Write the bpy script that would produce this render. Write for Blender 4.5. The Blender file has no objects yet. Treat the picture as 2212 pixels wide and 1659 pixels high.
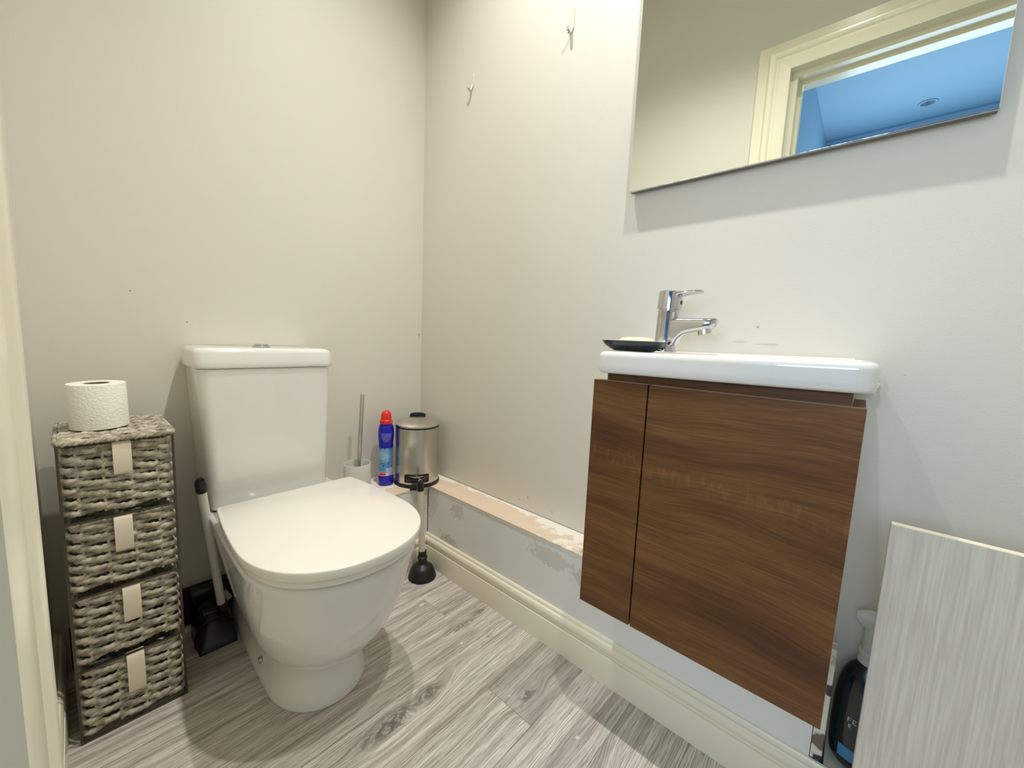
import bpy, bmesh, math, random
from mathutils import Vector, Matrix
random.seed(7)
S = bpy.context.scene
COL = S.collection
PI = math.pi

# ---------------------------------------------------------------- camera
CAM = (-1.0312, -1.4604, 0.9084)
YAW, PITCH, ROLL, FPX = 0.8444, -0.1134, 0.0432, 850.16
cd = bpy.data.cameras.new('camera'); cam = bpy.data.objects.new('camera', cd); COL.objects.link(cam)
cd.sensor_fit = 'HORIZONTAL'; cd.sensor_width = 36.0; cd.lens = FPX / 2212 * 36.0
cd.clip_start = 0.01; cd.clip_end = 50
_F = Vector((math.sin(YAW) * math.cos(PITCH), math.cos(YAW) * math.cos(PITCH), math.sin(PITCH)))
_R = _F.cross(Vector((0, 0, 1))).normalized(); _U = _R.cross(_F)
_r = math.cos(ROLL) * _R + math.sin(ROLL) * _U
_u = -math.sin(ROLL) * _R + math.cos(ROLL) * _U
mw = Matrix((( _r.x, _u.x, -_F.x, CAM[0]), (_r.y, _u.y, -_F.y, CAM[1]), (_r.z, _u.z, -_F.z, CAM[2]), (0, 0, 0, 1)))
cam.matrix_world = mw
S.camera = cam

# ---------------------------------------------------------------- light and exposure
S.view_settings.view_transform = 'Standard'
S.view_settings.look = 'None'
S.view_settings.exposure = 0.0
S.view_settings.gamma = 1.0
S.view_settings.use_curve_mapping = False
try:
    S.cycles.max_bounces = 12; S.cycles.diffuse_bounces = 8; S.cycles.glossy_bounces = 6
    S.cycles.use_denoising = True
except Exception:
    pass
w = bpy.data.worlds.new('world'); S.world = w; w.use_nodes = True
w.node_tree.nodes['Background'].inputs[0].default_value = (0.45, 0.62, 0.95, 1)
w.node_tree.nodes['Background'].inputs[1].default_value = 0.3

CEIL = 2.70
HALL_CEIL = 2.40
LAMPS = [(-0.39, -0.66), (-0.39, -1.26)]
LAMP_W = 68.0
def lamp_light(x, y):
    l = bpy.data.lights.new('spot_light', 'SPOT'); o = bpy.data.objects.new('spot_light', l); COL.objects.link(o)
    l.energy = LAMP_W * 1.0; l.color = (1.0, 0.982, 0.950); l.spot_size = math.radians(118); l.spot_blend = 1.0
    l.shadow_soft_size = 0.022
    o.location = (x, y, CEIL - 0.012)
    return o
# added fill: daylight from an unseen, made-up hall window facing the doorway
l = bpy.data.lights.new('hall_daylight_fill', 'AREA'); l.shape = 'RECTANGLE'; l.size = 0.85; l.size_y = 0.95
l.energy = 23; l.color = (0.66, 0.82, 1.0)
hall_light = bpy.data.objects.new('hall_daylight_fill', l); COL.objects.link(hall_light)
hall_light.location = (-2.74, -1.62, 1.46); hall_light.rotation_euler = (0, math.radians(-90), 0)

# ---------------------------------------------------------------- materials
def lin(c):
    return tuple((v / 12.92 if v <= 0.04045 else ((v + 0.055) / 1.055) ** 2.4) for v in [x / 255 for x in c]) + (1,)
def mat(name, rgb=(200, 200, 200), rough=0.5, metal=0.0, coat=0.0, spec=0.5):
    m = bpy.data.materials.new(name); m.use_nodes = True
    b = m.node_tree.nodes['Principled BSDF']
    b.inputs['Base Color'].default_value = lin(rgb); b.inputs['Roughness'].default_value = rough
    b.inputs['Metallic'].default_value = metal; b.inputs['Coat Weight'].default_value = coat
    b.inputs['Coat Roughness'].default_value = 0.05
    b.inputs['Specular IOR Level'].default_value = spec
    return m
class NG:
    def __init__(s, m): s.m = m; s.t = m.node_tree; s.b = s.t.nodes['Principled BSDF']
    def n(s, typ, **kw):
        x = s.t.nodes.new(typ)
        for k, v in kw.items(): setattr(x, k, v)
        return x
    def L(s, a, b): s.t.links.new(a, b)
    def set(s, sock, v):
        if hasattr(v, 'is_output') or isinstance(v, bpy.types.NodeSocket): s.L(v, sock)
        else: sock.default_value = v
    def math(s, op, a, b=0.0, c=None):
        x = s.n('ShaderNodeMath', operation=op); s.set(x.inputs[0], a); s.set(x.inputs[1], b)
        if c is not None: s.set(x.inputs[2], c)
        return x.outputs[0]
    def pos(s):
        return s.n('ShaderNodeNewGeometry').outputs['Position']
    def xyz(s, v):
        x = s.n('ShaderNodeSeparateXYZ'); s.L(v, x.inputs[0]); return x.outputs
    def vec(s, a, b, c):
        x = s.n('ShaderNodeCombineXYZ')
        for i, v in enumerate((a, b, c)): s.set(x.inputs[i], v)
        return x.outputs[0]
    def noise(s, v, scale, detail=2.0, rough=0.5, dist=0.0):
        x = s.n('ShaderNodeTexNoise'); s.L(v, x.inputs['Vector']); x.inputs['Scale'].default_value = scale
        x.inputs['Detail'].default_value = detail; x.inputs['Roughness'].default_value = rough
        x.inputs['Distortion'].default_value = dist
        return x.outputs['Fac']
    def ramp(s, f, stops):
        x = s.n('ShaderNodeValToRGB'); s.L(f, x.inputs[0]); e = x.color_ramp.elements
        while len(e) < len(stops): e.new(0.5)
        for i, (p, c) in enumerate(stops): e[i].position = p; e[i].color = lin(c) if len(c) == 3 else c
        return x.outputs[0]
    def step(s, v, a, b):
        x = s.n('ShaderNodeMapRange'); x.interpolation_type = 'SMOOTHSTEP'
        s.set(x.inputs['Value'], v); x.inputs['From Min'].default_value = a; x.inputs['From Max'].default_value = b
        return x.outputs[0]
    def mix(s, f, a, b, bt='MIX'):
        x = s.n('ShaderNodeMix', data_type='RGBA', blend_type=bt); s.set(x.inputs[0], f)
        s.set(x.inputs[6], a if not isinstance(a, tuple) else lin(a)); s.set(x.inputs[7], b if not isinstance(b, tuple) else lin(b))
        return x.outputs[2]
    def bump(s, h, strength=0.3, dist=0.002):
        x = s.n('ShaderNodeBump'); x.inputs['Strength'].default_value = strength; x.inputs['Distance'].default_value = dist
        s.L(h, x.inputs['Height']); s.L(x.outputs[0], s.b.inputs['Normal'])
    def color(s, c): s.L(c, s.b.inputs['Base Color'])
    def blob(s, P, c, r, rag=0.6, ns=60):
        """mask of a ragged stain about point c with radii r (x,y,z)"""
        sub = s.n('ShaderNodeVectorMath', operation='SUBTRACT'); s.L(P, sub.inputs[0]); sub.inputs[1].default_value = c
        dv = s.n('ShaderNodeVectorMath', operation='DIVIDE'); s.L(sub.outputs[0], dv.inputs[0]); dv.inputs[1].default_value = r
        ln = s.n('ShaderNodeVectorMath', operation='LENGTH'); s.L(dv.outputs[0], ln.inputs[0])
        nz = s.noise(P, ns, 3)
        v = s.math('ADD', ln.outputs['Value'], s.math('MULTIPLY', s.math('SUBTRACT', nz, 0.5), rag * 3))
        return s.step(v, 1.0, 0.75)

def wall_material(name, rgb, rough=0.55, stains=(), bump=0.25):
    m = mat(name, rgb, rough); g = NG(m); P = g.pos()
    c = g.mix(g.noise(P, 1.7, 2), tuple(int(v * 0.985) for v in rgb), tuple(min(255, int(v * 1.012)) for v in rgb))
    for (p, r, k, col) in stains:
        c = g.mix(g.math('MULTIPLY', g.blob(P, p, r), k), c, col)
    g.color(c); g.bump(g.noise(P, 260, 3), bump, 0.0006)
    return m
WALLC = (221, 217, 206)
M_wall_back = wall_material('wall_paint_back', WALLC, 0.5, [((-0.013, 0, .908), (.004, .02, .009), .8, (110, 105, 98)),
    ((-.9185, 0, .992), (.003, .02, .002), .8, (110, 100, 88)), ((-.804, 0, .917), (.0025, .02, .0025), .8, (120, 110, 96))])
M_wall_right = wall_material('wall_paint_right', WALLC, 0.5, [((0, -1.274, .9595), (.02, .004, .003), .6, (150, 142, 130)),
    ((0, -1.24, .925), (.02, .022, .0022), .28, (140, 132, 120)), ((0, -1.30, .921), (.02, .026, .0024), .28, (140, 132, 120)),
    ((0, -1.519, .8736), (.02, .004, .001), .6, (130, 122, 110)), ((0, -.640, .3635), (.02, .0018, .007), .8, (120, 112, 100)),
    ((0, -.60, .345), (.02, .003, .003), .5, (150, 142, 130)), ((0, -.745, .345), (.02, .0016, .006), .6, (140, 132, 120)),
    ((0, -.095, .565), (.02, .0012, .006), .5, (140, 140, 140))])
M_wall = wall_material('wall_paint', WALLC, 0.55)
M_ceiling = wall_material('ceiling_paint', (238, 236, 230), 0.7)
M_hall = wall_material('hall_paint_daylight_tint', (146, 182, 206), 0.6)  # blue cast of the hall daylight put into the paint colour
M_trim = mat('cream_gloss_paint', (236, 230, 207), 0.22)
g = NG(M_trim); g.bump(g.noise(g.pos(), 90, 2), 0.12, 0.0005)
M_dark_skirting = mat('dark_skirting', (30, 30, 26), 0.5)
M_ceramic = mat('white_ceramic', (232, 231, 226), 0.10, coat=0.6)
M_seat = mat('white_seat_plastic', (240, 236, 226), 0.16, coat=0.3)
M_chrome = mat('chrome', (200, 200, 204), 0.09, 1.0)
g = NG(M_chrome); P = g.pos(); g.L(g.step(g.noise(P, 60, 4, 0.6), 0.35, 0.8), (mr := g.n('ShaderNodeMapRange')).inputs['Value'])
mr.inputs['To Min'].default_value = 0.06; mr.inputs['To Max'].default_value = 0.26; g.L(mr.outputs[0], g.b.inputs['Roughness'])
M_steel = mat('brushed_steel', (206, 201, 192), 0.27, 1.0)
g = NG(M_steel); tc = g.n('ShaderNodeTexCoord').outputs['Object']; q = g.xyz(tc)
hs = g.noise(g.vec(g.math('MULTIPLY', q[0], 4.0), g.math('MULTIPLY', q[1], 4.0), g.math('MULTIPLY', q[2], 260.0)), 3.0, 3)
g.bump(hs, 0.06, 0.0004); g.b.inputs['Anisotropic'].default_value = 0.6
M_black = mat('black_plastic', (17, 17, 17), 0.35)
M_rubber = mat('black_rubber', (20, 19, 18), 0.45)
M_cream_tube = mat('cream_plastic_tube', (214, 205, 188), 0.4)
M_white_tube = mat('white_plastic_tube', (214, 212, 208), 0.4)
M_mirror = mat('mirror_glass', (243, 247, 240), 0.0, 1.0)
M_mirror_edge = mat('mirror_edge', (110, 110, 104), 0.3, 0.6)
M_blue = mat('blue_bottle_plastic', (6, 14, 176), 0.22, coat=0.3)
M_red = mat('red_cap_plastic', (226, 42, 34), 0.35)
M_paper = mat('toilet_paper', (240, 238, 228), 0.9)
g = NG(M_paper); tc = g.n('ShaderNodeTexCoord').outputs['Object']; q = g.xyz(tc)
ang = g.math('MULTIPLY', g.math('ARCTAN2', q[1], q[0]), 0.045)
vx = g.n('ShaderNodeTexVoronoi', feature='DISTANCE_TO_EDGE'); g.L(g.vec(ang, 0.0, q[2]), vx.inputs['Vector']); vx.inputs['Scale'].default_value = 120
g.bump(g.step(vx.outputs['Distance'], 0.0, 0.2), 0.4, 0.0010)
M_card = mat('cardboard_core', (150, 125, 95), 0.9)
M_strap = mat('ivory_webbing', (226, 216, 196), 0.8)
g = NG(M_strap); q = g.xyz(g.pos())
g.bump(g.noise(g.vec(g.math('MULTIPLY', q[0], 900.0), g.math('MULTIPLY', q[1], 900.0), g.math('MULTIPLY', q[2], 900.0)), 1.0, 1), 0.3, 0.0006)
M_wicker = mat('paper_rope', (140, 134, 114), 0.75)
g = NG(M_wicker); P = g.pos(); n1 = g.noise(P, 55, 4, 0.6); n2 = g.noise(P, 320, 3)
g.color(g.mix(g.step(n1, .3, .75), (130, 123, 105), (210, 203, 183))); g.bump(n2, 0.6, 0.0015)
M_wire = mat('dark_wire', (88, 80, 70), 0.35, 0.7)
M_soap = mat('green_soap', (214, 226, 178), 0.45)
M_dish = mat('dark_blue_ceramic', (34, 40, 50), 0.25)
M_dish_in = mat('pale_glaze', (215, 222, 222), 0.2)
M_brushcup = mat('grey_white_ceramic', (214, 214, 206), 0.35)

# walnut door
M_walnut = mat('walnut_laminate', (90, 58, 30), 0.42, spec=0.3)
g = NG(M_walnut); P = g.pos(); q = g.xyz(P)
wr = g.noise(g.vec(0.0, g.math('MULTIPLY', q[1], 2.2), g.math('MULTIPLY', q[2], 5.0)), 1.0, 2)
zz = g.math('ADD', q[2], g.math('MULTIPLY', wr, 0.10))
band = g.noise(g.vec(q[0], g.math('MULTIPLY', q[1], 0.8), g.math('MULTIPLY', zz, 11.0)), 1.0, 3, 0.55)
fine = g.noise(g.vec(0.0, g.math('MULTIPLY', q[1], 9.0), g.math('MULTIPLY', zz, 330.0)), 1.0, 3, 0.6)
curl = g.noise(g.vec(0.0, g.math('MULTIPLY', q[1], 95.0), g.math('MULTIPLY', q[2], 30.0)), 1.0, 2)
base = g.ramp(band, [(0.26, (74, 46, 23)), (0.42, (96, 61, 31)), (0.55, (126, 86, 47)), (0.66, (92, 57, 28)), (0.8, (110, 73, 39))])
c = g.mix(g.math('MULTIPLY', g.step(fine, .36, .62), 0.34), base, (44, 26, 13))
cm = g.math('MULTIPLY', g.step(g.math('ABSOLUTE', g.math('SUBTRACT', g.math('ADD', q[2], g.math('MULTIPLY', q[1], -0.05)), 0.715)), 0.035, 0.0), g.step(curl, 0.5, 0.66))
c = g.mix(g.math('MULTIPLY', cm, 0.2), c, (158, 112, 64))
g.color(c); g.bump(fine, 0.12, 0.0004)
M_walnut_edge = mat('door_edge_band', (176, 158, 134), 0.4)
M_carcass = mat('grey_carcass', (206, 203, 194), 0.45)

# pale wood board
M_pale = mat('pale_wood_board', (196, 190, 174), 0.5)
g = NG(M_pale); q = g.xyz(g.pos())
f1 = g.noise(g.vec(0.0, g.math('MULTIPLY', q[1], 190.0), g.math('MULTIPLY', q[2], 7.0)), 1.0, 4, 0.6)
f2 = g.noise(g.vec(0.0, g.math('MULTIPLY', q[1], 16.0), g.math('MULTIPLY', q[2], 1.6)), 1.0, 2)
c = g.mix(g.step(f1, .3, .72), (200, 192, 178), (222, 216, 203)); c = g.mix(g.math('MULTIPLY', g.step(f2, .4, .7), 0.18), c, (190, 181, 167))
g.color(c); g.bump(f1, 0.2, 0.0005)

# oak floor: knots placed where the boards have them
M_floor = mat('grey_oak_floor', (160, 152, 140), 0.42)
g = NG(M_floor); P = g.pos(); q = g.xyz(P)
pid = g.n('ShaderNodeAttribute', attribute_name='plank').outputs['Fac']
px, py = q[0], q[1]
wob = g.math('MULTIPLY', g.math('SUBTRACT', g.noise(g.vec(g.math('MULTIPLY', px, 3.0), g.math('MULTIPLY', py, 9.0), g.math('MULTIPLY', pid, 31.0)), 1.0, 3), 0.5), 0.022)
yy = g.math('ADD', py, wob)
knot_dark = None
for (kx, ky, a, b) in [(-.578, -.722, .085, .024), (-.470, -.705, .035, .013), (-.296, -.906, .028, .016), (-.165, -.592, .03, .010), (-.245, -.602, .05, .012), (-.222, -.69, .012, .004), (-.70, -1.02, .06, .02), (-.41, -1.12, .06, .02)]:
    dx = g.math('DIVIDE', g.math('SUBTRACT', px, kx), a); dy = g.math('DIVIDE', g.math('SUBTRACT', yy, ky), b)
    d = g.math('SQRT', g.math('ADD', g.math('MULTIPLY', dx, dx), g.math('MULTIPLY', dy, dy)))
    k = g.step(d, 1.5, 0.15)
    knot_dark = k if knot_dark is None else g.math('MAXIMUM', knot_dark, k)
    infl = g.math('MULTIPLY', g.step(d, 3.0, 0.2), 0.75)
    ring = g.math('MULTIPLY', d, b * 0.95)
    yy = g.math('ADD', g.math('MULTIPLY', yy, g.math('SUBTRACT', 1.0, infl)), g.math('MULTIPLY', g.math('ADD', ring, ky), infl))
off = g.math('MULTIPLY', pid, 17.3)
grain = g.noise(g.vec(g.math('MULTIPLY', px, 1.9), g.math('MULTIPLY', yy, 66.0), off), 1.0, 5, 0.62)
fineg = g.noise(g.vec(g.math('MULTIPLY', px, 13.0), g.math('MULTIPLY', yy, 420.0), off), 1.0, 4, 0.7)
streak = g.noise(g.vec(g.math('MULTIPLY', px, 1.6), g.math('MULTIPLY', yy, 22.0), off), 1.0, 3, 0.6)
c = g.ramp(g.math('ADD', g.math('MULTIPLY', grain, 0.6), g.math('MULTIPLY', streak, 0.4)),
           [(0.32, (150, 141, 131)), (0.42, (184, 176, 165)), (0.52, (212, 205, 194)), (0.66, (234, 227, 217))])
c = g.mix(g.math('MULTIPLY', g.step(fineg, .55, .40), 0.6), c, (116, 108, 98))
c = g.mix(g.math('MULTIPLY', g.math('MULTIPLY', knot_dark, g.step(g.noise(P, 70, 4, 0.6, 0.8), .62, .40)), 0.75), c, (88, 82, 74))
c = g.mix(g.math('MULTIPLY', knot_dark, 0.22), c, (120, 112, 102))
c = g.mix(g.math('MULTIPLY', g.step(pid, 0.62, 0.95), 0.42), c, (120, 112, 102))
for p, r in (((-.262, -.405, 0), (.018, .008, .02)), ((-.285, -.43, 0), (.012, .006, .02)), ((-.33, -.875, 0), (.004, .004, .02)), ((-.30, -1.06, 0), (.005, .005, .02)), ((-.30, -.655, 0), (.006, .005, .02))):
    c = g.mix(g.math('MULTIPLY', g.blob(P, p, r, 0.4, 120), 0.8), c, (226, 220, 210))
g.color(c); g.bump(fineg, 0.15, 0.0006)
M_gap = mat('plank_joint', (118, 110, 100), 0.8)

# boxed ledge: bare plaster top and patched face
M_ledge_top = mat('patched_plaster', (214, 190, 164), 0.8)
g = NG(M_ledge_top); P = g.pos(); q = g.xyz(P)
nn = g.noise(P, 26, 5, 0.65); n2 = g.noise(P, 90, 4, 0.7)
peach = g.mix(n2, (226, 206, 182), (212, 190, 166))
edge = g.math('ADD', g.step(q[0], -0.055, 0.0), g.math('ADD', g.step(q[1], -.52, -.95), g.step(q[1], -.30, -.12)))
msk = g.step(g.math('ADD', g.math('MULTIPLY', nn, 1.2), g.math('MULTIPLY', edge, 0.36)), 0.84, 0.98)
g.color(g.mix(msk, peach, (234, 228, 216))); g.bump(g.math('ADD', msk, g.math('MULTIPLY', n2, 0.5)), 0.5, 0.0016)
M_ledge = mat('patched_board', (230, 230, 224), 0.5)
g = NG(M_ledge); P = g.pos(); q = g.xyz(P); c = g.mix(g.noise(P, 6, 2), (226, 227, 222), (233, 232, 226))
for p, r, k, col in (((-.111, -.245, .28), (.02, .045, .09), .45, (204, 190, 178)), ((-.111, -.40, .265), (.02, .04, .03), .5, (196, 182, 174)), ((-.111, -.35, .13), (.02, .05, .03), .6, (192, 176, 168)),
        ((-.111, -.83, .265), (.02, .09, .03), .5, (198, 184, 174)), ((-.111, -.95, .25), (.02, .05, .03), .5, (196, 180, 172)), ((-.111, -.62, .30), (.02, .25, .006), .45, (206, 196, 184)),
        ((-.16, -.221, .22), (.035, .02, .1), .5, (180, 164, 150)), ((-.111, -.30, .16), (.02, .004, .004), .8, (120, 116, 110))):
    c = g.mix(g.math('MULTIPLY', g.blob(P, p, r, 0.6, 85), k), c, col)
g.color(c); g.bump(g.noise(P, 60, 4), 0.25, 0.001)
M_post = mat('chipped_white_paint', (226, 220, 200), 0.45)
g = NG(M_post); P = g.pos(); c = g.mix(g.noise(P, 30, 2), (226, 220, 200), (230, 226, 208))
for p, r, k, col in (((-.10, -1.479, .298), (.011, .02, .014), 1, (20, 16, 14)), ((-.108, -1.479, .275), (.007, .02, .014), 1, (70, 58, 56)), ((-.105, -1.479, .128), (.01, .02, .012), 1, (34, 34, 70)), ((-.10, -1.479, .34), (.014, .02, .03), .5, (150, 130, 112)), ((-.111, -1.479, .165), (.0025, .02, .02), .9, (90, 74, 60))):
    c = g.mix(g.math('MULTIPLY', g.blob(P, p, r, 0.25, 120), k), c, col)
g.color(c)

# ---------------------------------------------------------------- mesh helpers
def obj(name, bm, m, parent=None, smooth=True, mods=None):
    me = bpy.data.meshes.new(name); bm.normal_update(); bm.to_mesh(me); bm.free()
    ms = m if isinstance(m, (list, tuple)) else [m]
    for x in ms: me.materials.append(x)
    if smooth:
        for p in me.polygons: p.use_smooth = True
        try: me.set_sharp_from_angle(angle=math.radians(smooth if not isinstance(smooth, bool) else 38))
        except Exception: pass
    o = bpy.data.objects.new(name, me); COL.objects.link(o)
    if parent: o.parent = parent
    return o
def tag(o, label=None, cat=None, group=None, kind=None):
    if label: o['label'] = label
    if cat: o['category'] = cat
    if group: o['group'] = group
    if kind: o['kind'] = kind
    return o
def thing(name, label, cat, loc=(0, 0, 0), rot=(0, 0, 0), group=None):
    o = bpy.data.objects.new(name, None); COL.objects.link(o); o.location = loc; o.rotation_euler = rot
    o.empty_display_size = 0.05
    return tag(o, label, cat, group)
def struct(name, bm, m, parent=None, smooth=False, **k):
    o = obj(name, bm, m, parent, smooth)
    if not parent: o['kind'] = 'structure'
    return o
def box(bm, x0, x1, y0, y1, z0, z1, mi=0, bev=0.0, seg=2):
    x0, x1 = sorted((x0, x1)); y0, y1 = sorted((y0, y1)); z0, z1 = sorted((z0, z1))
    v = [bm.verts.new(p) for p in ((x0, y0, z0), (x1, y0, z0), (x1, y1, z0), (x0, y1, z0), (x0, y0, z1), (x1, y0, z1), (x1, y1, z1), (x0, y1, z1))]
    fs = [bm.faces.new([v[i] for i in q]) for q in ((0, 3, 2, 1), (4, 5, 6, 7), (0, 1, 5, 4), (1, 2, 6, 5), (2, 3, 7, 6), (3, 0, 4, 7))]
    for f in fs: f.material_index = mi
    if bev:
        es = list({e for f in fs for e in f.edges})
        bmesh.ops.bevel(bm, geom=es, offset=bev, segments=seg, profile=0.5, affect='EDGES')
    return fs
def B(*a, **k):
    bm = bmesh.new(); box(bm, *a, **k); return bm
def loft(bm, rings, cap0=True, cap1=True, closed=True, mi=0):
    vs = [[bm.verts.new(p) for p in r] for r in rings]; n = len(rings[0])
    for a, b in zip(vs, vs[1:]):
        for i in range(n if closed else n - 1):
            j = (i + 1) % n
            f = bm.faces.new((a[i], a[j], b[j], b[i])); f.material_index = mi
    if cap0: bm.faces.new(list(reversed(vs[0]))).material_index = mi
    if cap1: bm.faces.new(vs[-1]).material_index = mi
    return vs
def lathe(bm, prof, c=(0, 0, 0), n=48, sx=1, sy=1, cap0=True, cap1=True, mi=0):
    rings = [[(c[0] + r * sx * math.cos(2 * PI * i / n), c[1] + r * sy * math.sin(2 * PI * i / n), c[2] + z) for i in range(n)] for r, z in prof]
    return loft(bm, rings, cap0, cap1, mi=mi)
def tube(bm, pts, r, n=12, cap=True, mi=0, sect=None, closed=False):
    pts = [Vector(p) for p in pts]; rings = []; up = None
    N = len(pts)
    for i, p in enumerate(pts):
        if closed: t = pts[(i + 1) % N] - pts[i - 1]
        else: t = (pts[min(i + 1, N - 1)] - pts[max(i - 1, 0)])
        t.normalize()
        if up is None:
            up = Vector((0, 0, 1)) if abs(t.z) < 0.9 else Vector((1, 0, 0))
        a = t.cross(up)
        if a.length < 1e-5: a = t.orthogonal()
        a.normalize(); b = a.cross(t).normalized(); 
        if not closed and abs(t.z) >= 0.3: up = b
        rr = r[i] if isinstance(r, (list, tuple)) else r
        ring = []
        for k in range(n):
            th = 2 * PI * k / n
            s = sect(th, i) if sect else (1, 1)
            ring.append(p + a * (math.cos(th) * rr * s[0]) + b * (math.sin(th) * rr * s[1]))
        rings.append(ring)
    if closed:
        vs = [[bm.verts.new(p) for p in q] for q in rings]
        for i in range(N):
            A, Bq = vs[i], vs[(i + 1) % N]
            for k in range(n): bm.faces.new((A[k], A[(k + 1) % n], Bq[(k + 1) % n], Bq[k])).material_index = mi
    else:
        loft(bm, rings, cap, cap, mi=mi)
def prism(bm, poly, axis, a, b, mi=0):
    """extrude a 2D polygon along an axis; poly in the two other axes in xyz order"""
    def P(u, v, w): return {'x': (w, u, v), 'y': (u, w, v), 'z': (u, v, w)}[axis]
    loft(bm, [[P(u, v, a) for u, v in poly], [P(u, v, b) for u, v in poly]], mi=mi)
def fixn(bm):
    bmesh.ops.recalc_face_normals(bm, faces=bm.faces); return bm
def rrect(x0, x1, y0, y1, r, n=6):
    pts = []
    for cx, cy, a0 in ((x1 - r, y1 - r, 0), (x0 + r, y1 - r, 90), (x0 + r, y0 + r, 180), (x1 - r, y0 + r, 270)):
        for k in range(n + 1):
            a = math.radians(a0 + 90 * k / n); pts.append((cx + r * math.cos(a), cy + r * math.sin(a)))
    return pts

# ---------------------------------------------------------------- the room
XL, YF = -1.10, -2.05
# floor as separate boards (inset so that the joints show)
bm = bmesh.new(); lay = bm.faces.layers.float.new('plank')
W = 0.1445
def quad(x0, x1, y0, y1, z, v, mi):
    f = bm.faces.new([bm.verts.new(p) for p in ((x0, y0, z), (x1, y0, z), (x1, y1, z), (x0, y1, z))]); f[lay] = v; f.material_index = mi
quad(-1.22, 0.0, YF, 0.0, -0.0009, 0.0, 1)
joints = {0: -0.353, 3: -0.263, 1: -1.3, 2: 0.3, 4: -0.74, 5: -0.2, 6: -0.9, -1: -0.62, -2: -0.9, -3: -0.3}
rnd = {0: (0.3, 0.9), 3: (0.42, 0.5), 1: (0.2, 0.2), 2: (0.12, 0.12)}
for i in range(-8, 7):
    y0 = -0.965 + i * W; y1 = y0 + W
    if y1 < YF or y0 > 0: continue
    y0c, y1c = max(y0, YF), min(y1, 0.0)
    j = joints.get(i, random.uniform(-1, 0)); a, b = rnd.get(i, (random.uniform(0, .6), random.uniform(0, .6)))
    e = 0.0004
    if -1.22 < j < 0:
        quad(-1.22, j - e, y0c + e, y1c - e, 0, a, 0); quad(j + e, 0.0, y0c + e, y1c - e, 0, b, 0)
    else: quad(-1.22, 0.0, y0c + e, y1c - e, 0, a, 0)
box(bm, -1.22, 0.1, YF - 0.1, 0.1, -0.12, -0.0015, mi=1)
struct('floor', bm, [M_floor, M_gap])

bm = bmesh.new(); box(bm, -1.22, 0.12, YF - .1, .12, CEIL, CEIL + 0.1); struct('ceiling', bm, M_ceiling)
bm = bmesh.new(); box(bm, -1.22, 0.12, 0.0, 0.12, -0.1, CEIL); struct('wall_back', bm, M_wall_back)
bm = bmesh.new(); box(bm, 0.0, 0.12, YF - .1, 0.0, -0.1, CEIL); struct('wall_right', bm, M_wall_right)
bm = bmesh.new(); box(bm, -1.22, 0.0, YF - .1, YF, -0.1, CEIL); struct('wall_front', bm, M_wall)
DY0, DY1, DH = -1.115, -1.885, 2.055      # doorway in the left wall
bm = bmesh.new()
box(bm, XL - .12, XL, DY0, 0.0, -0.1, CEIL); box(bm, XL - .12, XL, YF, DY1, -0.1, CEIL); box(bm, XL - .12, XL, DY1, DY0, DH, CEIL)
struct('wall_left', bm, M_wall)

# skirting boards
BB = [(.0, .0), (.018, .0), (.018, .0765), (.0176, .0780), (.0118, .0790), (.0118, .083), (.0145, .087), (.0165, .092), (.0172, .098), (.0160, .1045), (.0130, .1095), (.0085, .1115), (.0075, .114), (.0072, .118), (.0045, .1215), (.0, .122)]
def skirting(name, p0, p1, nrm, m=M_trim, prof=BB):
    bm = bmesh.new(); rings = []
    for p in (p0, p1): rings.append([(p[0] + nrm[0] * d, p[1] + nrm[1] * d, z) for d, z in prof])
    loft(bm, rings); return struct(name, fixn(bm), m, smooth=30)
skirting('baseboard_right', (-.111, YF, 0), (-.111, -.2200, 0), (-1, 0))
skirting('baseboard_back', (-.45, -.2200, 0), (-.1285, -.2200, 0), (0, -1))
skirting('baseboard_left', (XL, -.984, 0), (XL, -.012, 0), (1, 0))
bm = B(-1.075, -.70, -.012, 0.0, 0, .117, bev=.002); struct('trim_4', bm, M_dark_skirting)
bm = B(-1.075, -.805, -.056, -.036, 0, .013, bev=.005); struct('trim_5', bm, M_seat)

# boxed-in ledge (pipe casing)
LZ = .317
bm = bmesh.new()
box(bm, -.111, -.093, -1.462, -.2200, 0.0, LZ - .004)           # board along the right wall
box(bm, -.45, -.093, -.2200, -.2020, 0.0, LZ - .004)            # board along the back wall
box(bm, -.45, -.44, -.2020, -.001, 0.0, LZ - .004)
struct('trim_1', bm, M_ledge)
bm = bmesh.new()
poly = [(-.45, -.2215), (-.1125, -.2215), (-.1125, -1.462), (-.0032, -1.462), (-.0032, -.0032), (-.45, -.0032)]
prism(bm, poly, 'z', LZ - .004, LZ); struct('trim_2', fixn(bm), M_ledge_top)
bm = B(-.111, -.083, -1.481, -1.463, .1225, .357, bev=.0015); box(bm, -.0825, -.002, -1.466, -1.463, 0.0, LZ - .006)
struct('trim_3', bm, M_post)
bm = B(-.111, -.001, YF + .002, -1.484, 0.0, .1175, bev=.001); struct('trim_6', bm, M_post)
# dark line drawn for the crack in the ledge corner
bm = bmesh.new(); tube(bm, [(-.1122 + random.uniform(-.0004, .0004), -.2212, z / 100 * LZ) for z in range(39, 99, 4)], .0011, 6); struct('trim_7', bm, M_dark_skirting)

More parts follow.
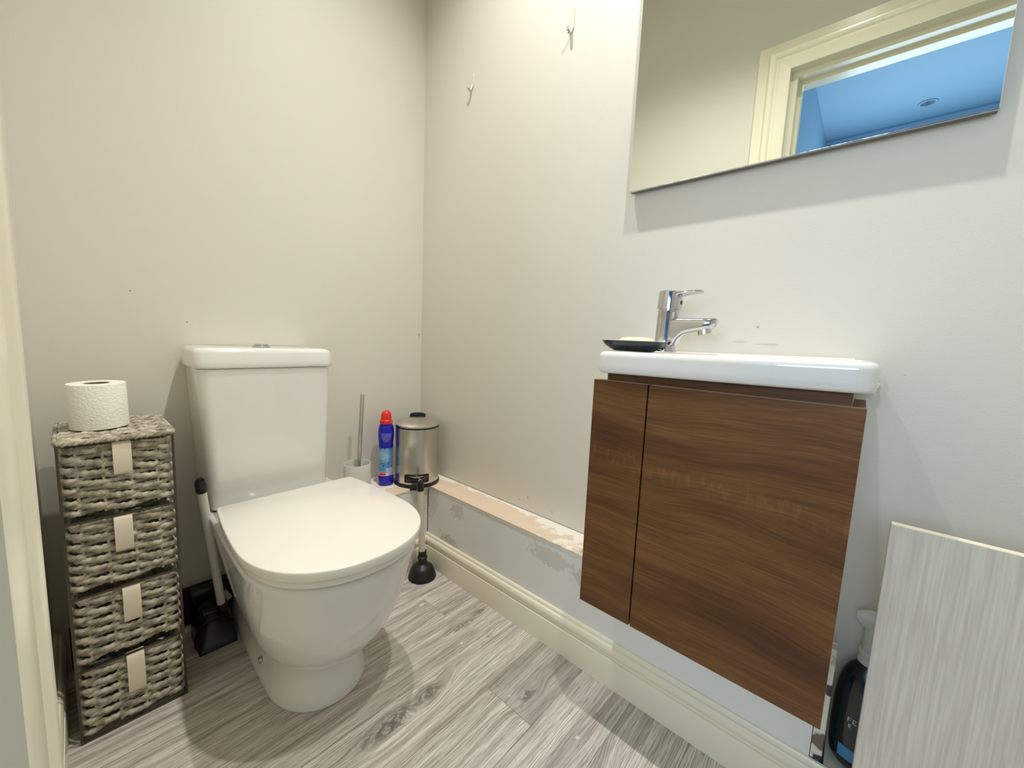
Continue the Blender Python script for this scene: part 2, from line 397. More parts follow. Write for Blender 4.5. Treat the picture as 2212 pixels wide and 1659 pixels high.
# doorway: casing and lining seen edge-on at the left and in the mirror
AR = [(0, 0), (0, .0375), (.004, .0395), (.040, .0425), (.046, .0385), (.052, .0385), (.058, .0445), (.066, .0475), (.074, .0465), (.080, .0405), (.082, .0220), (.122, .0220), (.124, .0200), (.124, 0)]
ED, EH = DY0 + .009, DH + .009     # edge of the casing
def casing(name, pts, outs):
    bm = bmesh.new(); rings = []
    for p, o in zip(pts, outs): rings.append([(XL + h, p[0] + o[0] * s, p[1] + o[1] * s) for s, h in AR])
    loft(bm, rings); return fixn(bm)
rt = thing('door_1', None, None); rt['kind'] = 'structure'
E2 = DY1 - .009
obj('casing', casing('c', [(ED, 0.0), (ED, EH)], [(1, 0), (1, 1)]), M_trim, rt, smooth=30)
obj('casing', casing('c', [(E2, 0.0), (E2, EH)], [(-1, 0), (-1, 1)]), M_trim, rt, smooth=30)
obj('casing', casing('c', [(ED, EH), (E2, EH)], [(1, 1), (-1, 1)]), M_trim, rt, smooth=30)
bm = bmesh.new()
box(bm, XL - .125, XL + .001, DY0 - .014, DY0 + .0, 0, DH - .0141); box(bm, XL - .125, XL + .001, DY1, DY1 + .014, 0, DH - .0141); box(bm, XL - .125, XL + .001, DY1, DY0, DH - .014, DH)
box(bm, XL - .085, XL - .05, DY0 - .026, DY0 - .0138, 0, DH - .0262); box(bm, XL - .085, XL - .05, DY1 + .0138, DY1 + .026, 0, DH - .0262); box(bm, XL - .085, XL - .05, DY1 + .0138, DY0 - .0138, DH - .026, DH - .0138)
obj('lining', bm, M_trim, rt, smooth=False)

# hall beyond the doorway (seen in the mirror)
HX0, HX1, HY0, HY1 = -2.76, XL - .12, -1.09, -2.95
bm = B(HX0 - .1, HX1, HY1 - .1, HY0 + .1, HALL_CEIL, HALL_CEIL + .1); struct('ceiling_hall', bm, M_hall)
bm = B(HX0 - .1, HX1, HY1 - .1, HY0 + .1, -.12, 0.0); struct('floor_hall', bm, M_floor)
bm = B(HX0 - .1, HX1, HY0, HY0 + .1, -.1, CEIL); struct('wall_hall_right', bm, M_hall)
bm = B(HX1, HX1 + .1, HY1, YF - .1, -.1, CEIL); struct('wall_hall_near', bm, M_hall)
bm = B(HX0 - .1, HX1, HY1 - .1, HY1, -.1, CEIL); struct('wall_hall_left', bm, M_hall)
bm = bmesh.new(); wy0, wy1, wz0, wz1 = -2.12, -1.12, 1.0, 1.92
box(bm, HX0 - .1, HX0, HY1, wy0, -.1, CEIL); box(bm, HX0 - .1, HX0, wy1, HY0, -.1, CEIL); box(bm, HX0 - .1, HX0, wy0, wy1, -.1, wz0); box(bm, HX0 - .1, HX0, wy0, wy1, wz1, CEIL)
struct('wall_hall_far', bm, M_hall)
rt = thing('added_window_1', None, None); rt['kind'] = 'structure'  # unseen window, added to go with the daylight fill
bm = bmesh.new()
for a in ((wy0, wy0 + .05, wz0, wz1), (wy1 - .05, wy1, wz0, wz1), (wy0, wy1, wz0, wz0 + .05), (wy0, wy1, wz1 - .05, wz1), (-1.64, -1.60, wz0, wz1)):
    box(bm, HX0 - .08, HX0 - .03, a[0], a[1], a[2], a[3])
obj('added_window_frame', bm, M_trim, rt, smooth=False)
prof = [(0, 0), (.0, -.07), (.012, -.07), (.03, -.05), (.05, -.03), (.07, -.012), (.07, 0)]
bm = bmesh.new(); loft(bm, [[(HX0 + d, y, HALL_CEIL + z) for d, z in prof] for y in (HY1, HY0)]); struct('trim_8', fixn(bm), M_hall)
def downlight(x, y, z, label, lit):
    t = thing('ceiling_light', label, 'ceiling light', (x, y, z))
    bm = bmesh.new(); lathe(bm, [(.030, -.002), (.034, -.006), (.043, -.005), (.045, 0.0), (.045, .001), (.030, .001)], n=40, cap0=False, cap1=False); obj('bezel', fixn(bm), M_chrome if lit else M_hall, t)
    m = mat('lamp_glass', (250, 245, 235), 0.3)
    if lit:
        m.node_tree.nodes['Principled BSDF'].inputs['Emission Color'].default_value = (1, .93, .82, 1)
        m.node_tree.nodes['Principled BSDF'].inputs['Emission Strength'].default_value = 6
    bm = bmesh.new(); lathe(bm, [(.030, -.0015), (.02, -.003), (.001, -.0035)], n=32, cap0=False); obj('bulb', fixn(bm), m if lit else M_steel, t)
    return t
for k, (x, y) in enumerate(LAMPS):
    t = downlight(x, y, CEIL, ['round chrome recessed downlight nearer the back wall', 'round chrome recessed downlight nearer the front wall'][k], True)
    t['group'] = 'room downlights'; lamp_light(x, y)
downlight(-2.48, -1.575, HALL_CEIL, 'small unlit round downlight in the hall ceiling seen in the mirror', False)

# ---------------------------------------------------------------- mirror
t = thing('wall_mirror', 'frameless rectangular wall mirror above the basin', 'mirror', (0, -1.2640, 1.3060))
HWm = .313
bm = B(-.0215, -.006, -HWm, HWm, 0.0, .80); obj('backing', bm, M_mirror_edge, t, smooth=False)
bm = B(-.026, -.0216, -HWm, HWm, 0.0, .80, bev=.0008, seg=1); obj('glass', bm, M_mirror, t, smooth=False)
bm = B(-.0262, -.0214, -HWm, HWm, -.0012, 0.0); obj('edge_strip', bm, M_chrome, t, smooth=False)
bm = bmesh.new(); box(bm, -.006, -.0005, -HWm + .04, HWm - .04, .45, .60); obj('mounting_rail', bm, M_mirror_edge, t, smooth=False)

# ---------------------------------------------------------------- hooks
M_hook = mat('clear_hook_plastic', (222, 216, 200), 0.25)
def hook(y, z0, z1, label):
    t = thing('adhesive_hook', label, 'hook', (0, y, z0), group='stick-on wall hooks'); h = z1 - z0; w_ = .0085
    bm = bmesh.new()
    prism(bm, rrect(-w_, w_, .012, h, .0075), 'x', -.0035, -.0004); obj('plate', fixn(bm), M_hook, t)
    bm = bmesh.new(); pts = [(-.003, 0, .022), (-.004, 0, .012), (-.0075, 0, .004), (-.013, 0, .002), (-.0175, 0, .006), (-.019, 0, .014)]
    tube(bm, pts, .0045, 10, sect=lambda th, i: (1.2, .55)); obj('peg', fixn(bm), M_hook, t)
hook(-.2865, 1.798, 1.862, 'small clear stick-on hook on the white wall nearer the room corner')
hook(-.718, 1.800, 1.876, 'larger clear stick-on hook on the white wall near the mirror')

# ---------------------------------------------------------------- vanity unit
CX = -.250
t = thing('vanity_unit', 'wall hung walnut effect vanity cabinet under the basin', 'cabinet', (0, 0, 0))
ct, cb = .828, .296
def door(y0, y1):
    b_ = bmesh.new(); box(b_, CX, CX + .018, y0, y1, cb, ct, bev=.0012, seg=2)
    for f in b_.faces:
        n = f.normal; f.normal_update()
        f.material_index = 1 if (f.normal.z > .5 or f.calc_center_median().y < -1.4708) and f.normal.x > -.75 else 0
    return b_
d1 = obj('door', door(-1.1366, -1.0125), [M_walnut, M_walnut_edge], t, smooth=False); d1['label'] = 'narrow walnut door at the left'
d2 = obj('door', door(-1.4712, -1.1396), [M_walnut, M_walnut_edge], t, smooth=False); d2['label'] = 'wide walnut door at the right'
bm = bmesh.new()
box(bm, CX + .019, -.001, -1.4700, -1.4540, cb + .004, ct - .010); box(bm, CX + .019, -.001, -1.034, -1.018, cb + .004, ct - .010)
box(bm, CX + .019, -.001, -1.4540, -1.034, cb + .004, cb + .02); box(bm, -.012, -.001, -1.454, -1.034, cb + .02, ct)
obj('carcass', bm, M_carcass, t, smooth=False)
bm = B(-.2305, -.03, -1.4703, -1.4537, .79, .8225); obj('dark_gap_block', bm, M_walnut, t, smooth=False)  # block added so the shaded gap behind the door top reads dark
bm = bmesh.new(); box(bm, -.228, -.212, -1.4535, -1.034, .775, .851); obj('top_rail', bm, M_walnut, t, smooth=False)
bm = bmesh.new(); box(bm, -.211, -.03, -1.4535, -1.449, .80, .851); obj('side_rail', bm, M_walnut_edge, t, smooth=False)
bm = bmesh.new(); box(bm, -.211, -.03, -1.04, -1.034, .80, .851); obj('side_rail', bm, M_walnut_edge, t, smooth=False)

# ---------------------------------------------------------------- basin
BY0, BY1 = -1.4795, -1.0150        # near end, far end
bt = lambda y: .8915 + (-(y) - 1.0150) / .4645 * .0065
t = thing('wash_basin', 'slim white ceramic wash basin on the walnut cabinet', 'basin', (0, 0, 0))
bm = bmesh.new()
BXF = -.258
def bring(ins, z, r): return [(x, y, z + (bt(y) - .8915)) for x, y in rrect(BXF + ins, -.002, BY0 + ins, BY1 - ins, r, 7)]
outer = [bring(.016, .8425, .020), bring(.009, .8430, .022), bring(.004, .8450, .024), bring(.001, .8490, .026), bring(0, .854, .027), bring(0, .860, .027), bring(0, .8785, .027), bring(0.0001, .8805, .027), bring(.0012, .8850, .026), bring(.0045, .8890, .024), bring(.0095, .8910, .022), bring(.015, .8915, .020)]
def inner(ins, z): return [(x, y, z + (bt(y) - .8915)) for x, y in rrect(BXF + .015 + ins, -.058 - ins * .6, BY0 + .017 + ins, -1.215 - ins, .028, 7)]
cut = [inner(0, .8915), inner(.004, .8895), inner(.009, .880), inner(.016, .855), inner(.034, .815), inner(.055, .805)]
vo = loft(bm, outer, True, False); vi = loft(bm, cut, False, True)
# top deck bridging outer ring and bowl rim
A, Bn = vo[-1], vi[0]
edges = [bm.edges.get((A[i], A[(i + 1) % len(A)])) for i in range(len(A))] + [bm.edges.get((Bn[i], Bn[(i + 1) % len(Bn)])) for i in range(len(Bn))]
bmesh.ops.bridge_loops(bm, edges=edges)
obj('bowl', fixn(bm), M_ceramic, t, smooth=50)
bm = bmesh.new(); lathe(bm, [(.024, .808), (.022, .8115), (.014, .813), (.001, .813)], (-.15, -1.335, 0), 32); obj('waste', fixn(bm), M_chrome, t)
bm = bmesh.new()
for y, z, s in ((-1.481, .880, .004), (-1.4815, .865, .003), (-1.4825, .850, .005)):
    bmesh.ops.create_icosphere(bm, subdivisions=2, radius=s, matrix=Matrix.Translation((-.006, y - .001, z)) @ Matrix.Diagonal((.6, .8, 1.3, 1)))
tube(bm, [(-.003, -1.02 - k * .0355, bt(-1.02 - k * .0355) + .0002) for k in range(13)], .0022, 6)
obj('sealant', bm, M_trim, t)

# ---------------------------------------------------------------- tap
TX, TY, TZ = -.118, -1.1135, .8925
t = thing('basin_mixer_tap', 'chrome single lever mixer tap on the basin', 'tap', (TX, TY, TZ))
lean = -.004 / .1
bm = bmesh.new(); n = 40
prof = [(.0262, 0), (.0262, .002), (.0238, .004), (.0232, .01), (.0232, .087), (.0236, .088), (.0236, .0925), (.0222, .093), (.0222, .0945)]
lathe(bm, [(r, z) for r, z in prof], n=n); obj('body', fixn(bm), M_chrome, t)
bm = bmesh.new(); lathe(bm, [(.0250, .0950), (.0258, .0958), (.0258, .1325), (.0250, .1345), (.0235, .1352)], n=n)
# lever: flat loop handle pointing forward
def lev(z0, w0, x, dz): pass
sec = [(-.010, .0190, .1265, .0085), (-.022, .0200, .1300, .0068), (-.038, .0195, .1322, .0052), (-.052, .0170, .1338, .0044), (-.062, .0125, .1345, .0038), (-.068, .0065, .1347, .0025)]
rings = []
for y, w_, z, h in sec:
    rings.append([(w_ * math.cos(a), y, z + h * math.sin(a)) for a in [2 * PI * k / 20 for k in range(20)]])
loft(bm, rings); hd = obj('lever', fixn(bm), M_chrome, t)
bm = bmesh.new(); lathe(bm, [(.0046, 0), (.0046, .0008), (.0034, .0010), (.001, .0010)], n=20)
for v in bm.verts: v.co = Vector((v.co.x - 0.0, -.0257 - v.co.z, v.co.y + .111))
obj('temperature_mark', fixn(bm), M_dish, hd)
# spout: rounded block that tapers forward, with the under-sweep
bm = bmesh.new(); rings = []
def rr2(w_, zt, zb, y, r):
    r = min(r, w_ * .98, (zt - zb) / 2 * .98)
    return [(u, y, v) for u, v in rrect(-w_, w_, zb, zt, r, 5)]
for y, w_, zt, zb in ((.006, .016, .0775, .012), (-.016, .0195, .0765, .010), (-.022, .0200, .0768, .014), (-.030, .0198, .0770, .030), (-.040, .0195, .0772, .0405), (-.055, .0190, .0776, .0455), (-.075, .0186, .0782, .0500), (-.085, .0180, .0786, .0530), (-.094, .0165, .0788, .0555), (-.100, .0135, .0786, .0600), (-.1035, .0090, .0778, .0660)):
    rings.append(rr2(w_, zt, zb, y, .010))
loft(bm, rings); obj('spout', fixn(bm), M_chrome, t)
bm = bmesh.new(); lathe(bm, [(.0122, 0), (.0135, .001), (.0135, .011), (.0105, .013)], n=28)
for v in bm.verts:
    v.co = Matrix.Rotation(math.radians(-14), 4, 'X') @ v.co + Vector((0, -.083, .0430))
obj('aerator', fixn(bm), M_steel, t)
t.rotation_euler = (math.radians(2.2), 0, 0)
t.location.z = .8955

# ---------------------------------------------------------------- soap dish and soap
t = thing('soap_dish', 'shallow dark blue grey soap dish on the far end of the basin', 'soap dish', (-.185, -1.0700, .8925))
def dring(ax, ay, z, n=44): return [(ax * math.copysign(abs(math.cos(a)) ** .8, math.cos(a)), ay * math.copysign(abs(math.sin(a)) ** .9, math.sin(a)), z) for a in [2 * PI * k / n for k in range(n)]]
bm = bmesh.new()
loft(bm, [dring(.026, .040, .0005), dring(.028, .044, .001), dring(.036, .055, .006), dring(.044, .066, .014), dring(.048, .0715, .0215), dring(.049, .0727, .0235)], True, False)
obj('dish_body', fixn(bm), M_dish, t)
bm = bmesh.new(); loft(bm, [dring(.049, .0727, .0235), dring(.0475, .0710, .0240), dring(.0425, .064, .0175), dring(.034, .052, .009), dring(.024, .038, .005)], False, True)
obj('dish_inside', fixn(bm), M_dish_in, t)
bm = bmesh.new()
loft(bm, [dring(.014, .022, -.009), dring(.021, .032, -.006), dring(.0255, .040, .000), dring(.0255, .040, .006), dring(.021, .034, .011), dring(.013, .022, .0130), dring(.004, .008, .0134)])
s = obj('bar_of_soap', fixn(bm), M_soap); tag(s, 'pale green oval bar of soap lying in the dark dish', 'soap')
s.location = (-.185, -1.0760, .9115)

# ---------------------------------------------------------------- toilet
TCX = -.6235
t = thing('toilet', 'white close coupled toilet with closed lid', 'toilet', (TCX, 0, 0))
def hw(y, W_, L, y0, wb, yb, e=2.15):
    if y >= y0:
        k = (y - y0) / (yb - y0); return W_ - (W_ - wb) * (k ** 1.7)
    k = min(1.0, (y0 - y) / L); return W_ * (max(0.0, 1 - k ** e)) ** (1 / e)
def ring(z, W_, L, y0, wb, yb, e=2.15, n=34, cx=0.0, rb=0.012):
    side = []
    ns = 10
    for k in range(ns): y = yb + (y0 - yb) * k / ns; side.append((hw(y, W_, L, y0, wb, yb, e), y))
    for k in range(n + 1):
        a = PI / 2 * k / n; y = y0 - L * math.sin(a) ** (2 / e if e > 2 else 1)
        side.append((W_ * max(0.0, math.cos(a)) ** (2 / e), y0 - L * (math.sin(a)) ** (2 / e)))
    side[-1] = (0.0, y0 - L)
    # round the back corner
    x0, yy0 = side[0]
    side = [(x0 - rb, yy0), (x0 - rb * .3, yy0 - rb * .3), (x0, yy0 - rb)] + [s_ for s_ in side[1:] if s_[1] < yy0 - rb * 1.2]
    return [(cx + x, y, z) for x, y in side] + [(cx - x, y, z) for x, y in reversed(side[:-1])]
def fixcount(rings):
    m_ = min(len(r) for r in rings)
    assert all(len(r) == m_ for r in rings), [len(r) for r in rings]
    return rings
def RG(z, W_, L, tip, wb, yb=-.02, e=2.15, cx=0.0, rb=0.012, NS=16, NA=26):
    y0 = tip + L; out = []
    out += [(wb - rb, yb), (wb - rb * .3, yb - rb * .3), (wb, yb - rb)]
    ys = yb - rb
    for k in range(1, NS):
        y = ys + (y0 - ys) * k / NS; f = (y - y0) / (ys - y0); out.append((W_ - (W_ - wb) * f ** 1.7, y))
    for k in range(NA + 1):
        a = PI / 2 * k / NA; out.append((W_ * max(0.0, math.cos(a)) ** (2 / e), y0 - L * math.sin(a) ** (2 / e)))
    out[-1] = (0.0, tip)
    return [(cx + x, y, z) for x, y in out] + [(cx - x, y, z) for x, y in reversed(out[:-1])]
# z, W, L, tip, wb, cx
KEY = [(.000, .116, .150, -.582, .100, -.012), (.004, .1175, .151, -.583, .101, -.012), (.020, .1150, .148, -.578, .100, -.012), (.045, .108, .142, -.569, .097, -.011), (.075, .102, .136, -.562, .094, -.010),
       (.096, .0995, .133, -.564, .093, -.009), (.106, .1030, .137, -.572, .094, -.009), (.114, .1085, .145, -.584, .096, -.008), (.122, .1180, .157, -.602, .099, -.007), (.132, .1280, .168, -.618, .103, -.006), (.150, .140, .180, -.636, .109, -.005),
       (.18, .154, .192, -.658, .118, -.004), (.23, .1690, .204, -.684, .130, -.003), (.28, .1790, .211, -.703, .144, -.002), (.33, .1860, .216, -.717, .158, -.001), (.37, .1910, .219, -.728, .168, 0), (.386, .1930, .220, -.7315, .172, 0), (.3915, .1915, .219, -.730, .171, 0), (.3955, .186, .214, -.725, .166, 0)]
def crom(a, b, c, d, t_): return .5 * ((2 * b) + (c - a) * t_ + (2 * a - 5 * b + 4 * c - d) * t_ ** 2 + (3 * b - a - 3 * c + d) * t_ ** 3)
rings = []
for i in range(len(KEY) - 1):
    K = [KEY[max(0, i - 1)], KEY[i], KEY[i + 1], KEY[min(len(KEY) - 1, i + 2)]]
    for s_ in range(3):
        v = [crom(K[0][j], K[1][j], K[2][j], K[3][j], s_ / 3) for j in range(6)]
        rings.append(RG(v[0], v[1], v[2], v[3], v[4], -.02, 2.15, v[5]))
v = KEY[-1]; rings.append(RG(v[0], v[1], v[2], v[3], v[4], -.02, 2.15, v[5]))
bm = bmesh.new(); loft(bm, rings); obj('pan', fixn(bm), M_ceramic, t, smooth=179)
def slab(z0, z1, W_, L, tip, wb, yb, b_=.003, e=2.2, cx=0.0):
    bm = bmesh.new(); R = []
    for dz, ins in ((0, b_), (b_ * .3, b_ * .3), (b_, 0)): R.append(RG(z0 + dz, W_ - ins, L - ins, tip + ins, wb - ins, yb - ins, e, cx, .008))
    for dz, ins in ((b_, 0), (b_ * .3, b_ * .3), (0, b_)): R.append(RG(z1 - dz, W_ - ins, L - ins, tip + ins, wb - ins, yb - ins, e, cx, .008))
    loft(bm, R); return fixn(bm)
obj('seat', slab(.4005, .4152, .1930, .213, -.7318, .176, -.262, .0022), M_seat, t, smooth=45)
obj('lid', slab(.4205, .4415, .2010, .2180, -.7420, .1800, -.250, .0025), M_seat, t, smooth=45)
for hx in (-.075, .075):
    bm = bmesh.new(); box(bm, hx - .015, hx + .015, -.262, -.235, .3955, .425, bev=.004); obj('hinge', bm, M_seat, t)
bm = bmesh.new()
for s_ in (1,):
    lathe(bm, [(.0085, 0), (.0085, .003), (.006, .006), (.001, .007)], n=24)
    for v in bm.verts: v.co = Vector((-.1195 - v.co.z, -.3650 + v.co.x, .044 + v.co.y))
obj('fixing_cap', fixn(bm), M_chrome, t)
# cistern, narrowing to the bottom
kx = -.0195
def cring(x0, x1, yf, z, r): return [(x, y, z) for x, y in rrect(x0, x1, yf, -.004, r, 7)]
bm = bmesh.new(); R = []
TL, TR = -.8235 - TCX, -.4700 - TCX
for z, li, ri, yf, r in ((.3965, .032, .020, -.165, .02), (.400, .026, .015, -.170, .025), (.41, .022, .012, -.174, .028), (.55, .0175, .008, -.1785, .028), (.70, .010, .004, -.182, .028), (.795, .007, .003, -.1835, .028)):
    R.append(cring(TL + li, TR - ri, yf, z, r))
loft(bm, R); obj('cistern', fixn(bm), M_ceramic, t, smooth=50)
bm = bmesh.new(); R = []
for z, ins, r in ((.7965, .003, .028), (.798, .0005, .030), (.802, -.001, .030), (.812, .000, .030), (.838, .0015, .030), (.845, .004, .029), (.849, .009, .027), (.8515, .018, .022), (.852, .030, .016)):
    R.append([(x, y, z) for x, y in rrect(TL - .001 + ins, TR + .003 - ins, -.1885 + ins, -.003, r, 7)])
loft(bm, R); ld = obj('cistern_lid', fixn(bm), M_ceramic, t, smooth=50)
bm = bmesh.new(); lathe(bm, [(.0235, 0), (.0235, .002), (.0205, .0045), (.0195, .0046), (.0195, .0068), (.018, .0085), (.0135, .0095), (.0012, .0098)], (kx, -.085, .852), 40)
obj('flush_button', fixn(bm), M_chrome, ld)

# ---------------------------------------------------------------- wicker drawer tower
BX0, BX1, BYF, BYB = -1.061, -.888, -.296, -.075
t = thing('wicker_drawer_tower', 'narrow four drawer tower of woven grey paper rope beside the toilet', 'drawer tower', ((BX0 + BX1) / 2, (BYF + BYB) / 2, 0))
OX, OY = t.location.x, t.location.y
def rope(bm, pts, r, closed=True, tw=.018, n=8, fl=(1, 1), ph=0):
    acc = [0]
    for a, b in zip(pts, pts[1:]): acc.append(acc[-1] + (Vector(b) - Vector(a)).length)
    def sect(th, i):
        k = 1 + .20 * math.cos(2 * (th - 2 * PI * acc[i] / (2 * tw) + ph)); return (k * fl[0], k * fl[1])
    tube(bm, pts, r, n, sect=sect, closed=closed)
def perim(x0, x1, y0, y1, step, rc=.012):
    P2 = rrect(x0, x1, y0, y1, rc, 4); out = []
    for i in range(len(P2)):
        a, b = Vector(P2[i]), Vector(P2[(i + 1) % len(P2)]); L = (b - a).length; m_ = max(1, round(L / step))
        for k in range(m_): out.append(a + (b - a) * k / m_)
    return out
def drawer(z0, z1, yout, seed):
    rs = random.Random(seed)
    x0, x1, y0, y1 = BX0 + .007 - OX, BX1 - .007 - OX, BYF + .009 - OY - yout, BYB - .006 - OY
    bm = bmesh.new(); rows = 12; h = (z1 - z0) / rows
    base = perim(x0, x1, y0, y1, .0042); N = len(base)
    cxm, cym = (x0 + x1) / 2, (y0 + y1) / 2
    s = 0; S_ = [0]
    for i in range(1, N): s += (base[i] - base[i - 1]).length; S_.append(s)
    tot = s + (base[0] - base[-1]).length; nst = 2 * round(tot / .046 / 2) + 1
    for r_ in range(rows):
        zc = z0 + h * (r_ + .5); pts = []
        jit = rs.uniform(0, 6); amp = .0052
        for i, p in enumerate(base):
            d = Vector((p.x - cxm, p.y - cym)); nx = 0; ny = 0
            if abs(p.y - y0) < 1e-4 or abs(p.y - y1) < 1e-4: nrm = Vector((0, math.copysign(1, d.y)))
            elif abs(p.x - x0) < 1e-4 or abs(p.x - x1) < 1e-4: nrm = Vector((math.copysign(1, d.x), 0))
            else: nrm = Vector((math.copysign(.7, d.x), math.copysign(.7, d.y)))
            wv = math.sin(PI * nst * S_[i] / tot + r_ * PI)
            o_ = amp * wv
            pts.append((p.x + nrm.x * o_, p.y + nrm.y * o_, zc + .0014 * math.sin(S_[i] * 37 + jit) + .0022 * math.cos(PI * nst * S_[i] / tot + r_ * PI)))
        rope(bm, pts, h * .56, tw=.013, fl=(.70, 1.0), ph=rs.uniform(0, 3))
    # stakes
    for k in range(nst):
        target = (k + .0) * tot / nst
        i = min(range(N), key=lambda q_: abs(S_[q_] - target)); p = base[i]
        tube(bm, [(p.x, p.y, z0 - .001), (p.x, p.y, (z0 + z1) / 2), (p.x, p.y, z1)], .0032, 6)
    # plaited rim
    for ph in (0, PI):
        rp = [(p.x, p.y + .0022 * math.sin(S_[i] * 420 + ph), z1 + .001 + .0022 * math.cos(S_[i] * 420 + ph)) for i, p in enumerate(perim(x0, x1, y0, y1, .0042))]
        rope(bm, rp, .0030, tw=.006)
    return obj('drawer', fixn(bm) if False else bm, M_wicker, t, smooth=70), (x0, x1, y0, y1)
def strap(par, xc, ztop, zbot, yf):
    bm = bmesh.new(); w_ = .0145
    path = [(yf + .012, ztop - .012), (yf + .011, ztop + .003), (yf + .004, ztop + .0075), (yf - .004, ztop + .0055), (yf - .0085, ztop - .004), (yf - .010, ztop - .02), (yf - .0105, (ztop + zbot) / 2), (yf - .0095, zbot + .006), (yf - .0075, zbot)]
    A = [[(xc - w_, y, z), (xc + w_, y, z), (xc + w_, y + .0016, z - .0006), (xc - w_, y + .0016, z - .0006)] for y, z in path]
    loft(bm, A); obj('strap_handle', fixn(bm), M_strap, par, smooth=60)
DZ = [(.508, .648, .000, -.9705), (.3440, .4835, .0015, -.976), (.1800, .3190, .0005, -.971), (.0130, .1560, .0025, -.972)]
SB = [.585, .4136, .2456, .0727]
for k, (z0, z1, yo, sx_) in enumerate(DZ):
    dr, (x0, x1, y0, y1) = drawer(z0, z1, yo, k + 3)
    dr['label'] = ['topmost woven drawer', 'second woven drawer from the top', 'third woven drawer from the top', 'bottom woven drawer'][k]
    strap(dr, sx_ - OX, z1 + .0035, SB[k], y0 - .004)
# woven top
bm = bmesh.new(); x0, x1, y0, y1 = BX0 - .003 - OX, BX1 + .003 - OX, BYF - .003 - OY, BYB - OY
rows = 13; hh = (y1 - y0) / rows
for r_ in range(rows):
    yc = y0 + hh * (r_ + .5); pts = []
    for i in range(44):
        x = x0 + .004 + (x1 - x0 - .008) * i / 43; u = (x - x0)
        pts.append((x, yc + .0012 * math.sin(u * 60 + r_), .6655 + .0030 * math.sin(PI * u / .029 + r_ * PI) + .0012))
    rope(bm, pts, hh * .5, closed=False, tw=.011, fl=(1.0, .5))
rimp = perim(x0, x1, y0, y1, .0042); s = 0
for ph in (0, PI):
    s = 0; rp = []
    for i, p in enumerate(rimp):
        if i: s += (rimp[i] - rimp[i - 1]).length
        rp.append((p.x, p.y + .0025 * math.sin(s * 420 + ph), .6645 + .0030 * math.cos(s * 420 + ph)))
    rope(bm, rp, .0040, tw=.006)
obj('woven_top', bm, M_wicker, t, smooth=70)
bm = bmesh.new()
for x in (BX0 - .001, BX1 + .001):
    for y in (BYF, BYB): box(bm, x - OX - .0022, x - OX + .0022, y - OY - .0022, y - OY + .0022, 0, .662)
for z in (.003, .1655, .3305, .4950, .659):
    for y in (BYF, BYB): box(bm, BX0 - OX, BX1 - OX, y - OY - .002, y - OY + .002, z - .0022, z + .0022)
    for x in (BX0 - .001, BX1 + .001): box(bm, x - OX - .002, x - OX + .002, BYF - OY, BYB - OY, z - .0022, z + .0022)
obj('wire_frame', bm, M_wire, t, smooth=False)

# toilet roll
t = thing('toilet_roll', 'white quilted toilet roll standing on the wicker drawer tower', 'toilet roll', (-.9960, -.1950, .6745))
n = 64; H = .098
bm = bmesh.new(); r0, r1 = .0465, .0215
prof = [(r1, .0), (r0 - .001, 0), (r0, .001), (r0, H - .002), (r0 - .001, H), (r1, H), (r1 - .0002, H - .001), (r1 - .0002, .001)]
rings = []
for r, z in prof: rings.append([((r + (.0012 * (1 - ((k / n + .60) % 1.0)) if r > .04 else 0)) * math.cos(2 * PI * k / n), (r + (.0012 * (1 - ((k / n + .60) % 1.0)) if r > .04 else 0)) * math.sin(2 * PI * k / n), z) for k in range(n)])
rings.append(rings[0]); loft(bm, rings, False, False); bmesh.ops.remove_doubles(bm, verts=bm.verts, dist=1e-6)
obj('paper', fixn(bm), M_paper, t)
bm = bmesh.new(); lathe(bm, [(.0212, .001), (.0212, H - .001), (.0200, H - .001), (.0200, .001), (.0212, .001)], n=40, cap0=False, cap1=False); obj('core', fixn(bm), M_card, t)
t.rotation_euler = (math.radians(.6), math.radians(-1.2), math.radians(20))

# ---------------------------------------------------------------- things on the ledge
# toilet brush
t = thing('toilet_brush_holder', 'round grey white toilet brush cup on the ledge behind the toilet', 'brush holder', (-.354, -.118, LZ))
bm = bmesh.new(); lathe(bm, [(.044, 0), (.0465, .002), (.0470, .006), (.0470, .114), (.0462, .1165), (.0445, .1165), (.0437, .114), (.0437, .01), (.02, .008), (.001, .008)], n=56); obj('cup', fixn(bm), M_brushcup, t)
t = thing('toilet_brush', 'toilet brush with straight steel handle standing in the grey cup', 'toilet brush', (-.352, -.116, LZ + .012))
p0 = Vector((.002, 0, .05)); p1 = Vector((-.330 + .352, .006, .686 - LZ - .012))
bm = bmesh.new(); d = (p1 - p0); tube(bm, [p0, p0 + d * .5, p0 + d * .996, p1], [.0070, .0070, .0070, .0062], 24); obj('handle', fixn(bm), M_steel, t)
bm = bmesh.new(); lathe(bm, [(.012, 0), (.022, .008), (.024, .03), (.018, .05), (.006, .056)], n=24); obj('bristles', fixn(bm), M_white_tube, t)
